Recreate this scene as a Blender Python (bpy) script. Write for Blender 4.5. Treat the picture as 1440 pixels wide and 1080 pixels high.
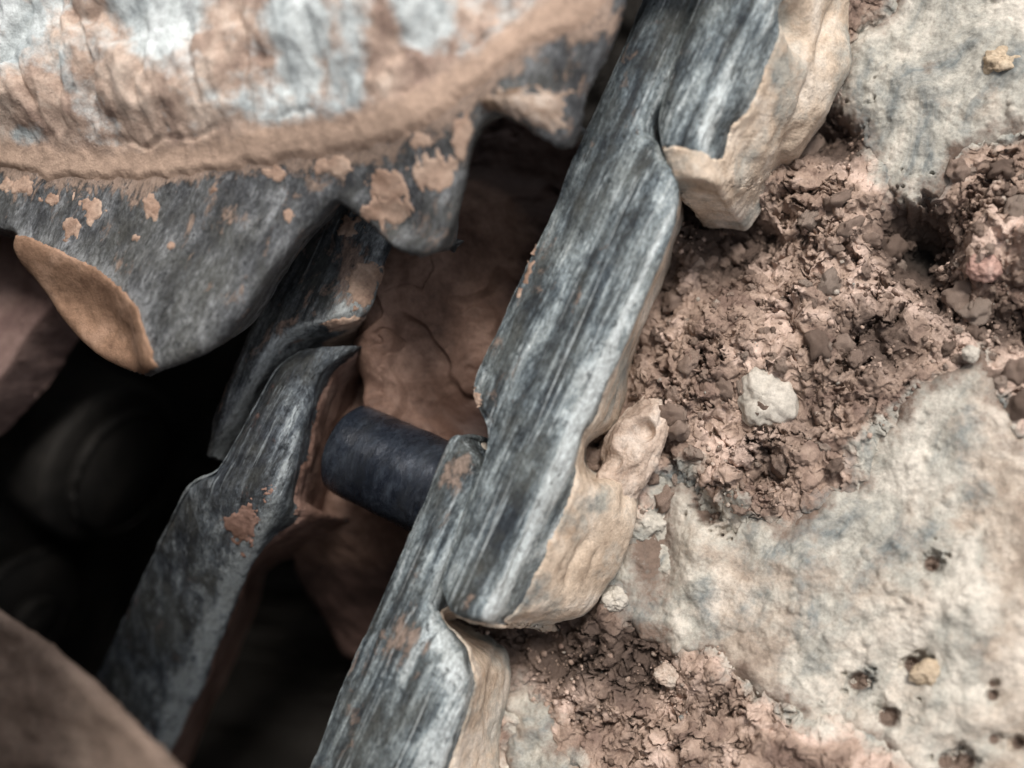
import bpy, math, random
import numpy as np
from mathutils import Vector, Matrix
random.seed(7)
for o in list(bpy.data.objects): bpy.data.objects.remove(o)
SC = bpy.context.scene

# ------------------------------------------------------------------ camera, sky, sun
W, H = 1440.0, 1080.0
ALONG = np.array([-0.38, -0.925, 0.0]); ALONG /= np.linalg.norm(ALONG)      # chain direction (down the picture)
ACROSS = np.array([-ALONG[1], ALONG[0], 0.0])                               # across the chain, to the right
TILT = math.radians(24); DIST = 0.52; LENS = 43.0
camdir = np.array([0, 0, 1.0]) * math.cos(TILT) + ACROSS * math.sin(TILT)   # target -> camera
TARGET = np.array([0.0, 0.0, -0.01])
CAMP = TARGET + camdir * DIST
zc = camdir; up = np.array([0, 1.0, 0.0]); xc = np.cross(up, zc)
xc = np.array([1.0, 0, 0]) - zc * zc[0]; xc /= np.linalg.norm(xc); yc = np.cross(zc, xc)
cam_d = bpy.data.cameras.new('camera'); cam = bpy.data.objects.new('camera', cam_d)
SC.collection.objects.link(cam); SC.camera = cam
cam.matrix_world = Matrix(((xc[0], yc[0], zc[0], CAMP[0]), (xc[1], yc[1], zc[1], CAMP[1]), (xc[2], yc[2], zc[2], CAMP[2]), (0, 0, 0, 1)))
cam_d.sensor_width = 36; cam_d.lens = LENS; cam_d.clip_start = 0.01; cam_d.clip_end = 100
cam_d.dof.use_dof = True; cam_d.dof.focus_distance = 0.54; cam_d.dof.aperture_fstop = 2.3
world = bpy.data.worlds.new('World'); SC.world = world; world.use_nodes = True
nt = world.node_tree; bg = nt.nodes['Background']
SUN_EL = math.radians(58); SUN_AZ = math.radians(42)      # azimuth from +Y, clockwise
sky = nt.nodes.new('ShaderNodeTexSky'); sky.sky_type = 'NISHITA'; sky.sun_disc = False
sky.sun_elevation = SUN_EL; sky.sun_rotation = SUN_AZ; sky.dust_density = 4; sky.ozone_density = 0.6; sky.air_density = 0.8
hs = nt.nodes.new('ShaderNodeHueSaturation'); hs.inputs['Saturation'].default_value = 0.3   # thin white overcast
nt.links.new(sky.outputs[0], hs.inputs['Color']); nt.links.new(hs.outputs[0], bg.inputs[0]); bg.inputs[1].default_value = 0.075
sun_d = bpy.data.lights.new('sun', 'SUN'); sun_d.energy = 1.5; sun_d.angle = math.radians(14); sun_d.color = (1, 0.94, 0.87)
sun = bpy.data.objects.new('sun', sun_d); SC.collection.objects.link(sun)
sv = Vector((math.cos(SUN_EL) * math.sin(SUN_AZ), math.cos(SUN_EL) * math.cos(SUN_AZ), math.sin(SUN_EL)))
sun.rotation_euler = sv.to_track_quat('Z', 'Y').to_euler(); sun.location = sv * 5
SC.view_settings.view_transform = 'Standard'; SC.view_settings.look = 'None'
SC.view_settings.gamma = 1; SC.view_settings.use_curve_mapping = False
SC.view_settings.exposure = 1.0

import bmesh
# ------------------------------------------------------------------ geometry helpers
FPX = LENS / 36.0 * W
def P(px, py, z):
    """point of the plane at height z seen at photo position (px, py)"""
    px = np.asarray(px, float); py = np.asarray(py, float)
    d = xc * ((px - W / 2) / FPX)[..., None] + yc * ((H / 2 - py) / FPX)[..., None] - zc
    t = (np.asarray(z, float) - CAMP[2]) / d[..., 2]
    return CAMP + d * t[..., None]
def PIX(p):
    q = p - CAMP; x = q @ xc; y = q @ yc; w = -(q @ zc)
    w = np.maximum(w, 1e-3)
    return x / w * FPX + W / 2, H / 2 - y / w * FPX
rs = np.random.RandomState(3)
PERM = rs.permutation(256).astype(np.int64)
GR = rs.normal(size=(256, 3)); GR /= np.linalg.norm(GR, axis=1)[:, None]
def perlin(p):
    i = np.floor(p).astype(np.int64); f = p - i
    s = f * f * f * (f * (f * 6 - 15) + 10)
    out = 0
    for dx in (0, 1):
        for dy in (0, 1):
            for dz in (0, 1):
                h = PERM[(PERM[(PERM[(i[:, 0] + dx) & 255] + i[:, 1] + dy) & 255] + i[:, 2] + dz) & 255]
                g = GR[h]
                v = g[:, 0] * (f[:, 0] - dx) + g[:, 1] * (f[:, 1] - dy) + g[:, 2] * (f[:, 2] - dz)
                w = (s[:, 0] if dx else 1 - s[:, 0]) * (s[:, 1] if dy else 1 - s[:, 1]) * (s[:, 2] if dz else 1 - s[:, 2])
                out = out + v * w
    return out * 1.5
def fbm(p, size, octv=4, gain=0.5, seed=0.0):
    q = p / size + seed * 17.31; a = 1.0; s = 0; n = 0
    for k in range(octv):
        s = s + a * perlin(q); n += a; a *= gain; q = q * 2.03 + 5.1
    return s / n
def ridged(p, size, octv=4, seed=0.0):
    q = p / size + seed * 17.31; a = 1.0; s = 0
    for k in range(octv):
        s = s + a * (1 - 2.2 * np.abs(perlin(q))); a *= 0.5; q = q * 2.1 + 3.3
    return s / 1.9
def worley(p, size, seed=0):
    q = p[:, :2] / size; i = np.floor(q).astype(np.int64)
    f1 = np.full(len(q), 9.0); f2 = f1.copy(); cr = np.zeros(len(q))
    for dx in (-1, 0, 1):
        for dy in (-1, 0, 1):
            cx = i[:, 0] + dx; cy = i[:, 1] + dy
            h = PERM[(PERM[(cx + seed) & 255] + cy) & 255]; h2 = PERM[(h + 91) & 255]; h3 = PERM[(h + 37) & 255]
            d = np.hypot(cx + h / 255.0 - q[:, 0], cy + h2 / 255.0 - q[:, 1])
            n = d < f1
            f2 = np.where(n, f1, np.minimum(f2, d)); cr = np.where(n, h3 / 255.0, cr); f1 = np.where(n, d, f1)
    return f1, f2, cr
def smooth(a, b, x):
    t = np.clip((x - a) / (b - a), 0, 1); return t * t * (3 - 2 * t)
def catmull(ctrl, n):
    """resample an open polyline of control rows (K, ...) to n rows"""
    ctrl = np.asarray(ctrl, float); K = len(ctrl)
    t = np.linspace(0, K - 1, n); i = np.minimum(t.astype(int), K - 2); f = t - i
    f = f.reshape((-1,) + (1,) * (ctrl.ndim - 1))
    a = ctrl[np.maximum(i - 1, 0)]; b = ctrl[i]; c = ctrl[i + 1]; d = ctrl[np.minimum(i + 2, K - 1)]
    return 0.5 * (2 * b + (c - a) * f + (2 * a - 5 * b + 4 * c - d) * f ** 2 + (3 * b - 3 * c + d - a) * f ** 3)
def poly_plan(pts, z, n=None, closed=True):
    p = P(np.array([q[0] for q in pts]), np.array([q[1] for q in pts]), z)[:, :2]
    if n:
        K = len(p)
        if closed:
            q = np.vstack([p[-1:], p, p[:2]]); r = catmull(q, (len(q) - 1) * n + 1)
            p = r[n:n * (K + 1)]
        else: p = catmull(p, (K - 1) * n + 1)
    return p
_SD = {}
def sdf(xy, poly, closed=True):
    if len(xy) > 20000:
        k = (id(poly), len(xy), float(xy[0, 0]), float(xy[-1, 1]), float(xy[::997].sum()))
        if k not in _SD: _SD[k] = _sdf(xy, poly, closed)
        return _SD[k]
    return _sdf(xy, poly, closed)
def _sdf(xy, poly, closed=True):
    """signed distance (inside negative) and the direction away from the nearest edge point"""
    n = len(poly); best = np.full(len(xy), 1e9); bx = np.zeros(len(xy)); by = np.zeros(len(xy))
    inside = np.zeros(len(xy), bool)
    for k in range(n if closed else n - 1):
        a = poly[k]; b = poly[(k + 1) % n]; e = b - a; L = e @ e + 1e-18
        wx = xy[:, 0] - a[0]; wy = xy[:, 1] - a[1]
        t = np.clip((wx * e[0] + wy * e[1]) / L, 0, 1)
        dx = wx - e[0] * t; dy = wy - e[1] * t; d = dx * dx + dy * dy
        m = d < best; best = np.where(m, d, best); bx = np.where(m, dx, bx); by = np.where(m, dy, by)
        if closed and a[1] != b[1]:
            c = ((a[1] > xy[:, 1]) != (b[1] > xy[:, 1])) & (xy[:, 0] < (b[0] - a[0]) * (xy[:, 1] - a[1]) / (b[1] - a[1]) + a[0])
            inside ^= c
    d = np.sqrt(best)
    return (np.where(inside, -d, d) if closed else d), np.stack([bx, by], 1)
def obj(name, mesh, mat, parent=None, smooth_=True):
    if mat and not mesh.materials: mesh.materials.append(mat)
    o = bpy.data.objects.new(name, mesh); SC.collection.objects.link(o)
    if parent is not None:
        o.parent = parent
    return o
def mesh_from(name, v, f, attrs=None, origin=None):
    """v (N,3) world points, f (M,4) or (M,3) indices; unused points are dropped"""
    used = np.zeros(len(v), bool); used[f.ravel()] = True
    mp = np.cumsum(used) - 1; v2 = v[used]; f2 = mp[f]
    if origin is not None: v2 = v2 - np.array(origin)
    me = bpy.data.meshes.new(name); k = f.shape[1]
    me.vertices.add(len(v2)); me.vertices.foreach_set('co', v2.astype(np.float32).ravel())
    me.loops.add(f2.size); me.loops.foreach_set('vertex_index', f2.astype(np.int32).ravel())
    me.polygons.add(len(f2)); me.polygons.foreach_set('loop_start', np.arange(0, f2.size, k, dtype=np.int32))
    me.polygons.foreach_set('use_smooth', np.ones(len(f2), bool))
    me.update(calc_edges=True); me.validate()
    for kx, a in (attrs or {}).items():
        at = me.attributes.new(kx, 'FLOAT', 'POINT'); at.data.foreach_set('value', a[used].astype(np.float32))
    return me
def grid_faces(nr, nc):
    i = np.arange(nr * nc).reshape(nr, nc)
    return np.stack([i[:-1, :-1], i[:-1, 1:], i[1:, 1:], i[1:, :-1]], -1).reshape(-1, 4)
def grid_normals(G):
    a = np.gradient(G, axis=0); b = np.gradient(G, axis=1); n = np.cross(b, a)
    return n / (np.linalg.norm(n, axis=2, keepdims=True) + 1e-12)
def thing(name, label, cat, loc=(0, 0, 0), group=None):
    o = bpy.data.objects.new(name, None); SC.collection.objects.link(o); o.location = loc; o.empty_display_size = 0.01
    o['label'] = label; o['category'] = cat
    if group: o['group'] = group
    return o
def tag(o, label, cat, group=None):
    o['label'] = label; o['category'] = cat
    if group: o['group'] = group
    return o

# ------------------------------------------------------------------ materials
ROTZ = -math.atan2(ALONG[0], -ALONG[1])   # angle that turns the chain axis onto -Y
def nd(nt, t, **kw):
    n = nt.nodes.new(t)
    for k, v in kw.items(): setattr(n, k, v)
    return n
def base_mat(name):
    m = bpy.data.materials.new(name); m.use_nodes = True; nt = m.node_tree
    b = nt.nodes['Principled BSDF']; tc = nd(nt, 'ShaderNodeTexCoord')
    rot = nd(nt, 'ShaderNodeMapping'); rot.inputs['Rotation'].default_value = (0, 0, ROTZ)
    nt.links.new(tc.outputs['Object'], rot.inputs[0])
    return m, nt, b, rot.outputs[0]
def noise(nt, vec, scale, detail=6, rough=0.6, stretch=None, dist=0.0):
    if stretch:
        mp = nd(nt, 'ShaderNodeMapping'); mp.inputs['Scale'].default_value = stretch
        nt.links.new(vec, mp.inputs[0]); vec = mp.outputs[0]
    n = nd(nt, 'ShaderNodeTexNoise'); n.inputs['Scale'].default_value = scale; n.inputs['Detail'].default_value = detail
    n.inputs['Roughness'].default_value = rough; n.inputs['Distortion'].default_value = dist
    nt.links.new(vec, n.inputs['Vector']); return n.outputs['Fac']
def ramp(nt, fac, stops):
    r = nd(nt, 'ShaderNodeValToRGB'); e = r.color_ramp.elements
    while len(e) < len(stops): e.new(0.5)
    for q, (p, c) in zip(e, stops):
        q.position = p; q.color = (c if len(c) == 4 else tuple(c) + (1,)) if not isinstance(c, float) else (c, c, c, 1)
    nt.links.new(fac, r.inputs[0]); return r.outputs[0]
def mix(nt, fac, a, b, mode='MIX'):
    m = nd(nt, 'ShaderNodeMix', data_type='RGBA', blend_type=mode)
    for s, v in ((m.inputs[0], fac), (m.inputs[6], a), (m.inputs[7], b)):
        if hasattr(v, 'is_output'): nt.links.new(v, s)
        elif isinstance(v, (int, float)) : s.default_value = v
        else: s.default_value = tuple(v) + (1,)
    return m.outputs[2]
def math_(nt, op, a, b=None, clamp=False):
    m = nd(nt, 'ShaderNodeMath', operation=op, use_clamp=clamp)
    for s, v in ((m.inputs[0], a), (m.inputs[1], b)):
        if v is None: continue
        if hasattr(v, 'is_output'): nt.links.new(v, s)
        else: s.default_value = v
    return m.outputs[0]
def attr(nt, name):
    a = nd(nt, 'ShaderNodeAttribute', attribute_name=name); return a.outputs['Fac']
def bump(nt, bsdf, layers):
    prev = None
    for h, dist, st in layers:
        b = nd(nt, 'ShaderNodeBump'); b.inputs['Distance'].default_value = dist; b.inputs['Strength'].default_value = st
        nt.links.new(h, b.inputs['Height'])
        if prev: nt.links.new(prev, b.inputs['Normal'])
        prev = b.outputs[0]
    nt.links.new(prev, bsdf.inputs['Normal'])

def mud_mat(name, dark, mid, light, alt=None, wet_shade=None, rough=0.9, blobs=60, grain=1.0, spec=0.2, hollow_shade=False):
    """clay: three tones by noise; 'tint' attribute leads to the alt tones, 'wet' to the wet tone"""
    m, nt, b, v = base_mat(name)
    n1 = noise(nt, v, blobs, 8, 0.62, dist=0.4); n2 = noise(nt, v, blobs * 7, 5, 0.7); n3 = noise(nt, v, 900, 3, 0.7)
    c = ramp(nt, n1, [(0.36, dark), (0.5, mid), (0.63, light)])
    if alt:
        n4 = noise(nt, v, blobs * 0.7, 8, 0.65, stretch=(1.3, 0.7, 1), dist=0.8)
        ca = ramp(nt, n4, [(0.38, alt[0]), (0.5, alt[1]), (0.61, alt[2])])
        n5 = noise(nt, v, blobs * 1.7, 6, 0.65)
        t = math_(nt, 'ADD', attr(nt, 'tint'), math_(nt, 'MULTIPLY', math_(nt, 'SUBTRACT', n5, 0.5), 1.3))
        t = ramp(nt, t, [(0.35, 0.0), (0.65, 1.0)])
        c = mix(nt, t, c, ca)
    if wet_shade:
        w = math_(nt, 'ADD', attr(nt, 'wet_shade'), math_(nt, 'MULTIPLY', math_(nt, 'SUBTRACT', n2, 0.5), 1.2))  # carries both the damp mud tone and painted shade
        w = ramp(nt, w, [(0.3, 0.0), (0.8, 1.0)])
        c = mix(nt, w, c, wet_shade)
    if hollow_shade: c = mix(nt, math_(nt, 'MINIMUM', attr(nt, 'hollow_shade'), 1.0), c, (0.016, 0.014, 0.012))  # near-black shade of the hollow mixed into the colour
    sp = ramp(nt, n2, [(0.3, 0.72), (0.5, 1.0), (0.7, 1.14)])
    c = mix(nt, 1.0, c, sp, 'MULTIPLY')
    sp2 = ramp(nt, n3, [(0.3, 0.8), (0.6, 1.06)])
    c = mix(nt, 0.8, c, sp2, 'MULTIPLY')
    nt.links.new(c, b.inputs['Base Color'])
    b.inputs['Specular IOR Level'].default_value = spec
    r = ramp(nt, n1, [(0.3, rough - 0.12), (0.7, rough + 0.05)]); nt.links.new(r, b.inputs['Roughness'])
    bump(nt, b, [(n2, 0.0012 * grain, 0.7), (n3, 0.0006 * grain, 0.7)])
    return m
def metal_mat(name, dark, mid, light, pale, streak=1.0, metallic=0.45, mudc=(0.26, 0.19, 0.15), mudamt=0.12, film=.35, gloss=0.0, scratch=.5, relief_=1.0):
    """burnished steel: streaks along the chain, pits and scratches; 'wear' brightens, 'dirt' lays a film of dried mud"""
    m, nt, b, v = base_mat(name)
    s1 = noise(nt, v, 105, 9, 0.66, stretch=(1, 0.075 / streak, 0.5), dist=0.35)
    s2 = noise(nt, v, 420, 7, 0.7, stretch=(1, 0.05 / streak, 0.5), dist=0.15)
    bl = noise(nt, v, 70, 12, 0.76, stretch=(1, 0.45, 1), dist=0.5)
    f = noise(nt, v, 900, 5, 0.75, stretch=(1, 0.45, 1))
    w = attr(nt, 'wear_glint')
    k = math_(nt, 'ADD', math_(nt, 'MULTIPLY', s1, 0.38), math_(nt, 'MULTIPLY', s2, 0.22))
    k = math_(nt, 'ADD', k, math_(nt, 'MULTIPLY', bl, 0.40))
    k = math_(nt, 'ADD', k, math_(nt, 'MULTIPLY', w, 0.08))
    k = math_(nt, 'ADD', k, math_(nt, 'MULTIPLY', math_(nt, 'SUBTRACT', f, 0.5), 0.1))
    c = ramp(nt, k, [(0.42, dark), (0.475, mid), (0.525, light), (0.595, pale)])
    tl = noise(nt, v, 38, 7, 0.7, stretch=(1, .6, 1)); c = mix(nt, ramp(nt, tl, [(.42, 0.0), (.62, film)]), c, (0.15, 0.15, 0.125), 'MIX')
    scr = ramp(nt, noise(nt, v, 520, 3, 0.6, stretch=(1, 0.018 / streak, 0.5), dist=.1), [(.61, 0.0), (.68, scratch)])
    c = mix(nt, scr, c, pale)
    scd = ramp(nt, noise(nt, v, 380, 4, 0.7, stretch=(1, 0.03 / streak, 0.5), dist=.2), [(.33, min(.85, scratch * 1.6)), (.40, 0.0)])
    c = mix(nt, scd, c, dark)
    g = noise(nt, v, 110, 12, 0.75, stretch=(1, 0.5, 1), dist=0.5)
    mm = math_(nt, 'ADD', math_(nt, 'SUBTRACT', g, math_(nt, 'MULTIPLY', w, 0.06)), math_(nt, 'MULTIPLY', attr(nt, 'dirt'), .3))
    mm = ramp(nt, mm, [(0.66 - mudamt * 0.2, 0.0), (0.73 - mudamt * 0.2, 0.85)])
    c = mix(nt, mm, c, mudc)
    c = mix(nt, 0.9 if relief_ > .5 else .2, c, ramp(nt, f, [(0.32, 0.5), (0.6, 1.2)]), 'MULTIPLY')
    pt = ramp(nt, noise(nt, v, 260, 9, .78, stretch=(1, .6, 1), dist=.3), [(.36, .85 if relief_ > .5 else .2), (.42, 0.0)]); c = mix(nt, pt, c, dark)
    nt.links.new(c, b.inputs['Base Color'])
    nt.links.new(math_(nt, 'MULTIPLY', math_(nt, 'SUBTRACT', 1.0, mm, True), metallic), b.inputs['Metallic'])
    r = ramp(nt, k, [(0.42, 0.7 - gloss), (0.54, 0.5 - gloss), (0.62, 0.36 - gloss)])
    nt.links.new(mix(nt, mm, r, (0.85, 0.85, 0.85)), b.inputs['Roughness'])
    bump(nt, b, [(s2, 0.0012 * relief_, 0.7), (bl, 0.0024 * relief_, 0.6), (f, 0.0008 * relief_, 0.7), (pt, -0.0008 * relief_, 0.6), (mm, 0.0008 * relief_, 0.6)])
    return m
CREAM = dict(dark=(0.32, 0.24, 0.19), mid=(0.49, 0.39, 0.32), light=(0.62, 0.535, 0.465))
GREYC = [(0.19, 0.205, 0.2), (0.39, 0.375, 0.33), (0.57, 0.53, 0.465)]
PINK = dict(dark=(0.19, 0.13, 0.105), mid=(0.36, 0.265, 0.21), light=(0.62, 0.475, 0.40))
M_ground = mud_mat('clod_mud', **PINK, alt=GREYC, wet_shade=(0.095, 0.068, 0.055), blobs=45, grain=0.9, hollow_shade=True)
M_shoe = mud_mat('dried_mud', (0.28, 0.225, 0.18), (0.44, 0.375, 0.31), (0.57, 0.51, 0.44), alt=GREYC, wet_shade=(0.17, 0.125, 0.1), blobs=40, grain=.7)
M_cream = mud_mat('cream_mud', **CREAM, alt=GREYC, wet_shade=(0.2, 0.14, 0.1), blobs=55, grain=0.8)
M_side = mud_mat('flank_cream_mud', (0.42, 0.325, 0.245), (0.60, 0.49, 0.385), (0.70, 0.62, 0.53), alt=GREYC, wet_shade=(0.34, 0.22, 0.14), blobs=38, grain=0.9)
M_clod = mud_mat('crumb_mud', **PINK, alt=GREYC, wet_shade=(0.13, 0.09, 0.07), blobs=45)
M_clay = mud_mat('red_clay', (0.08, 0.045, 0.033), (0.14, 0.085, 0.064), (0.21, 0.135, 0.105), wet_shade=(0.05, 0.03, 0.025), blobs=30, rough=0.7, grain=0.5)
M_orange = mud_mat('orange_mud', (0.26, 0.17, 0.125), (0.39, 0.275, 0.21), (0.5, 0.375, 0.295), blobs=50, grain=0.7)
M_clayf = mud_mat('brown_clay', (0.13, 0.075, 0.055), (0.23, 0.14, 0.11), (0.3, 0.2, 0.16), blobs=40, grain=0.6)
M_flank = mud_mat('flank_mud', (0.2, 0.12, 0.08), (0.29, 0.18, 0.12), (0.37, 0.24, 0.17), blobs=40, grain=.6)
M_hub = mud_mat('hub_mud', (0.26, 0.185, 0.15), (0.45, 0.34, 0.275), (0.6, 0.49, 0.41), alt=[(0.38, 0.42, 0.43), (0.52, 0.56, 0.56), (0.66, 0.70, 0.70)], wet_shade=(0.42, 0.305, 0.235), blobs=35, grain=0.8)
M_rail = metal_mat('worn_rail_steel', (0.025, 0.032, 0.040), (0.10, 0.125, 0.142), (0.28, 0.33, 0.35), (0.66, 0.72, 0.73), film=.42)
M_rim = metal_mat('sprocket_steel', (0.03, 0.032, 0.036), (0.06, 0.064, 0.07), (0.12, 0.128, 0.137), (0.30, 0.315, 0.33), streak=0.16, mudamt=0.25, metallic=0.25, scratch=.15, relief_=1.4, mudc=(0.36, 0.26, 0.2))
M_dark = metal_mat('shaded_steel', (0.02, 0.024, 0.03), (0.045, 0.053, 0.065), (0.11, 0.13, 0.15), (0.34, 0.38, 0.40), mudc=(0.16, 0.1, 0.085), mudamt=.25)  # rail steel with the left link's shade put into its colour
M_under = metal_mat('dusty_steel', (0.025, 0.03, 0.036), (0.08, 0.09, 0.10), (0.2, 0.22, 0.235), (0.5, 0.54, 0.55), mudc=(0.3, 0.21, 0.165), mudamt=.3)
M_bush = metal_mat('bushing_steel', (0.008, 0.011, 0.017), (0.013, 0.017, 0.026), (0.024, 0.03, 0.042), (0.05, 0.062, 0.08), streak=0.12, mudamt=0.12, metallic=0.3, film=.1, mudc=(.08, .055, .045), gloss=.34, scratch=.05, relief_=.25)
M_shade_black = mud_mat('shade_black', (0.008, 0.0075, 0.007), (0.012, 0.011, 0.01), (0.02, 0.018, 0.016), blobs=25, rough=0.75)  # near-black colour standing in for the hollow's shade
M_beam = mud_mat('beam_mud', (0.17, 0.125, 0.1), (0.24, 0.18, 0.145), (0.3, 0.23, 0.185), blobs=20)
M_plate = mud_mat('plate_mud', (0.12, 0.075, 0.07), (0.2, 0.135, 0.12), (0.27, 0.19, 0.17), blobs=25)
M_stone = mud_mat('pale_stone', (0.4, 0.37, 0.32), (0.52, 0.48, 0.42), (0.6, 0.56, 0.5), blobs=40, grain=0.4)
M_rose = mud_mat('rose_stone', (0.36, 0.22, 0.18), (0.48, 0.31, 0.26), (0.58, 0.41, 0.35), blobs=60, grain=0.6)
M_yellow = mud_mat('ochre_stone', (0.38, 0.3, 0.21), (0.5, 0.4, 0.29), (0.58, 0.49, 0.37), blobs=60, grain=0.6)

# ------------------------------------------------------------------ the ground
def pxpoly(pts, z=-0.078, n=5): return poly_plan(pts, z, n)
SHOES = [
 [(1185, 60), (1225, 10), (1240, -120), (1700, -160), (1700, 150), (1440, 200), (1370, 240), (1330, 270), (1280, 300), (1230, 270), (1195, 200), (1165, 140)],
 [(925, 660), (960, 640), (1010, 690), (1070, 715), (1130, 710), (1190, 660), (1240, 590), (1310, 520), (1380, 490), (1420, 540), (1460, 600), (1700, 640), (1700, 1350), (1450, 1330), (1300, 1130), (1210, 1065), (1100, 1010), (1000, 950), (920, 905), (862, 850), (850, 790), (885, 730)],
 [(712, 930), (745, 935), (775, 980), (810, 1030), (835, 1090), (850, 1300), (680, 1300), (695, 1100), (700, 1000)]]
def ragged(poly, amp):
    t = np.linspace(0, 1, len(poly) * 2 + 1)[:-1] * len(poly); i = t.astype(int); f = (t - i)[:, None]
    p = poly[i] * (1 - f) + poly[(i + 1) % len(poly)] * f; q = np.column_stack([p, np.zeros(len(p))])
    return p + np.column_stack([fbm(q, .014, 4, seed=201), fbm(q, .014, 4, seed=202)]) * amp
SHP = [ragged(pxpoly(s, n=3), .013) for s in SHOES]
WET_SHADES = [((1010, 330), 80, 1.0), ((930, 380), 50, .9), ((1180, 190), 50, 1.0), ((1290, 330), 70, .9), ((1390, 260), 40, .5), ((1230, 480), 80, .75), ((1330, 430), 70, .55), ((1400, 450), 50, .8),
        ((1130, 600), 60, .5), ((1000, 305), 70, 1), ((700, 900), 70, 1.0), ((800, 905), 80, 1.0), ((890, 925), 70, .9), ((1000, 985), 60, .5), ((830, 985), 50, .5), ((1080, 640), 60, .6), ((740, 890), 60, .8), ((1060, 180), 70, 1)]  # damp mud spots, plus shade beside links and in hollows painted dark
PITS = [(1208, 958, 15, .008), (1284, 935, 13, .009), (1250, 1008, 16, .007), (1396, 962, 6, .004), (1396, 978, 8, .004), (1311, 793, 12, .007), (1000, 715, 24, .012), (1355, 1075, 18, .008), (1120, 1060, 12, .005), (1290, 325, 46, .034), (1170, 185, 34, .012), (1330, 1072, 12, .006), (1432, 1045, 10, .006), (1398, 1040, 8, .003)]
def pxd(px, py, c): return np.hypot(px - c[0], py - c[1])
def near_shoe(p):
    near = np.full(len(p), 9.0)
    for s in SHP:
        lo, hi = s.min(0) - .03, s.max(0) + .03
        k = np.where((p[:, 0] > lo[0]) & (p[:, 0] < hi[0]) & (p[:, 1] > lo[1]) & (p[:, 1] < hi[1]))[0]
        if len(k): near[k] = np.minimum(near[k], sdf(p[k, :2], s)[0])
    return near
def soil(p, fine=True):
    """height, tint and damp tone with painted shade of the packed mud over the shoes and of the hollow under the chain"""
    px, py = PIX(np.column_stack([p[:, :2], np.full(len(p), -0.078)]))
    p3 = np.column_stack([p[:, 0], p[:, 1], np.zeros(len(p))])
    w = fbm(p3, 0.016, 4, seed=4) * 0.012; q = p3 + np.column_stack([w, fbm(p3, 0.016, 4, seed=9) * 0.012, w * 0])
    sm = smooth(-.3, .15, fbm(p3, .03, 3, seed=17))          # smeared, compacted places
    h = fbm(p3, 0.05, 4, seed=1) * 0.026 + ridged(q, .05, 4, seed=14) * .010
    h = h - .011 * smooth(.05, 0, np.abs(fbm(q, .034, 5, gain=.6, seed=18))) * (1 - .5 * sm)
    for size, amp, sd in ((0.026, 0.010, 3), (0.013, 0.0078, 11), (0.0045, 0.0017, 23)):
        f1, f2, cr = worley(q, size, sd)
        h = h + amp * (1 - .7 * sm) * (cr ** 1.3) * smooth(0.0, 0.28, f2 - f1) * (1.0 - 0.5 * f1)
    if fine: h = h + fbm(p3, 0.003, 4, gain=.6, seed=5) * 0.002 * (1 - .6 * sm)
    near = near_shoe(p)
    rough = 0.25 + 0.75 * smooth(-0.012, 0.016, near)
    z = -0.079 + h * rough + 0.003 * smooth(.012, 0, near) - 0.010 * smooth(-0.002, -0.02, near)
    wet_shade = .3 + .8 * fbm(p3, .025, 4, seed=44) - .35 * sm
    for c, r, a in WET_SHADES: wet_shade = np.maximum(wet_shade, 1.25 * a * np.exp(-(pxd(px, py, c) / r / 1.1) ** 2))
    z = z - wet_shade * 0.007
    for x, y, r, d in PITS: z = z - d * 0.8 * np.exp(-(pxd(px, py, (x, y)) / r) ** 2)
    # hollow left of the right-hand rail
    u = p[:, :2] @ ACROSS[:2]; u0 = P(700, 700, -0.07)[:2] @ ACROSS[:2]
    z = z - 0.17 * smooth(0.004, -0.02, u - u0)
    z = z + 0.0004
    tint = 0.1 + 0.55 * smooth(0.008, -0.010, near) + 0.2 * fbm(p3, 0.05, 2, seed=8)
    wet_shade = np.clip(wet_shade - 0.1 + 0.35 * smooth(0.004, -0.004, z + 0.086) * 0.6, 0, 1)  # low soil takes more of the dark tone
    return z, tint, wet_shade
def axis_lines(a, b, step, far):
    core = np.arange(a, b, step); g = []; d = step; x = 0
    while x < far: d *= 1.25; x += d; g.append(x)
    g = np.array(g); return np.concatenate([a - g[::-1], core, core[-1] + g])
c1 = P(560, -60, -0.078); c2 = P(1500, 1150, -0.078)
gx = axis_lines(c1[0] - 0.01, c2[0] + 0.02, 0.00045, 6.0); gy = axis_lines(c2[1] - 0.01, c1[1] + 0.01, 0.00045, 6.0)
GX, GY = np.meshgrid(gx, gy); pp = np.column_stack([GX.ravel(), GY.ravel(), np.zeros(GX.size)])
gz, gt, gw = soil(pp); pp[:, 2] = gz; go = smooth(-0.095, -0.12, gz)  # deep hollow blackened by depth, as painted shade
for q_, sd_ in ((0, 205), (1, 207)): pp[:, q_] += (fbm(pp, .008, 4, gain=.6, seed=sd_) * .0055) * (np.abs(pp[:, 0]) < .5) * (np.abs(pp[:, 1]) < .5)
g = obj('ground', mesh_from('ground', pp, grid_faces(len(gy), len(gx)), dict(tint=gt, wet_shade=gw, hollow_shade=go)), M_ground)
g['kind'] = 'structure'

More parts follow.
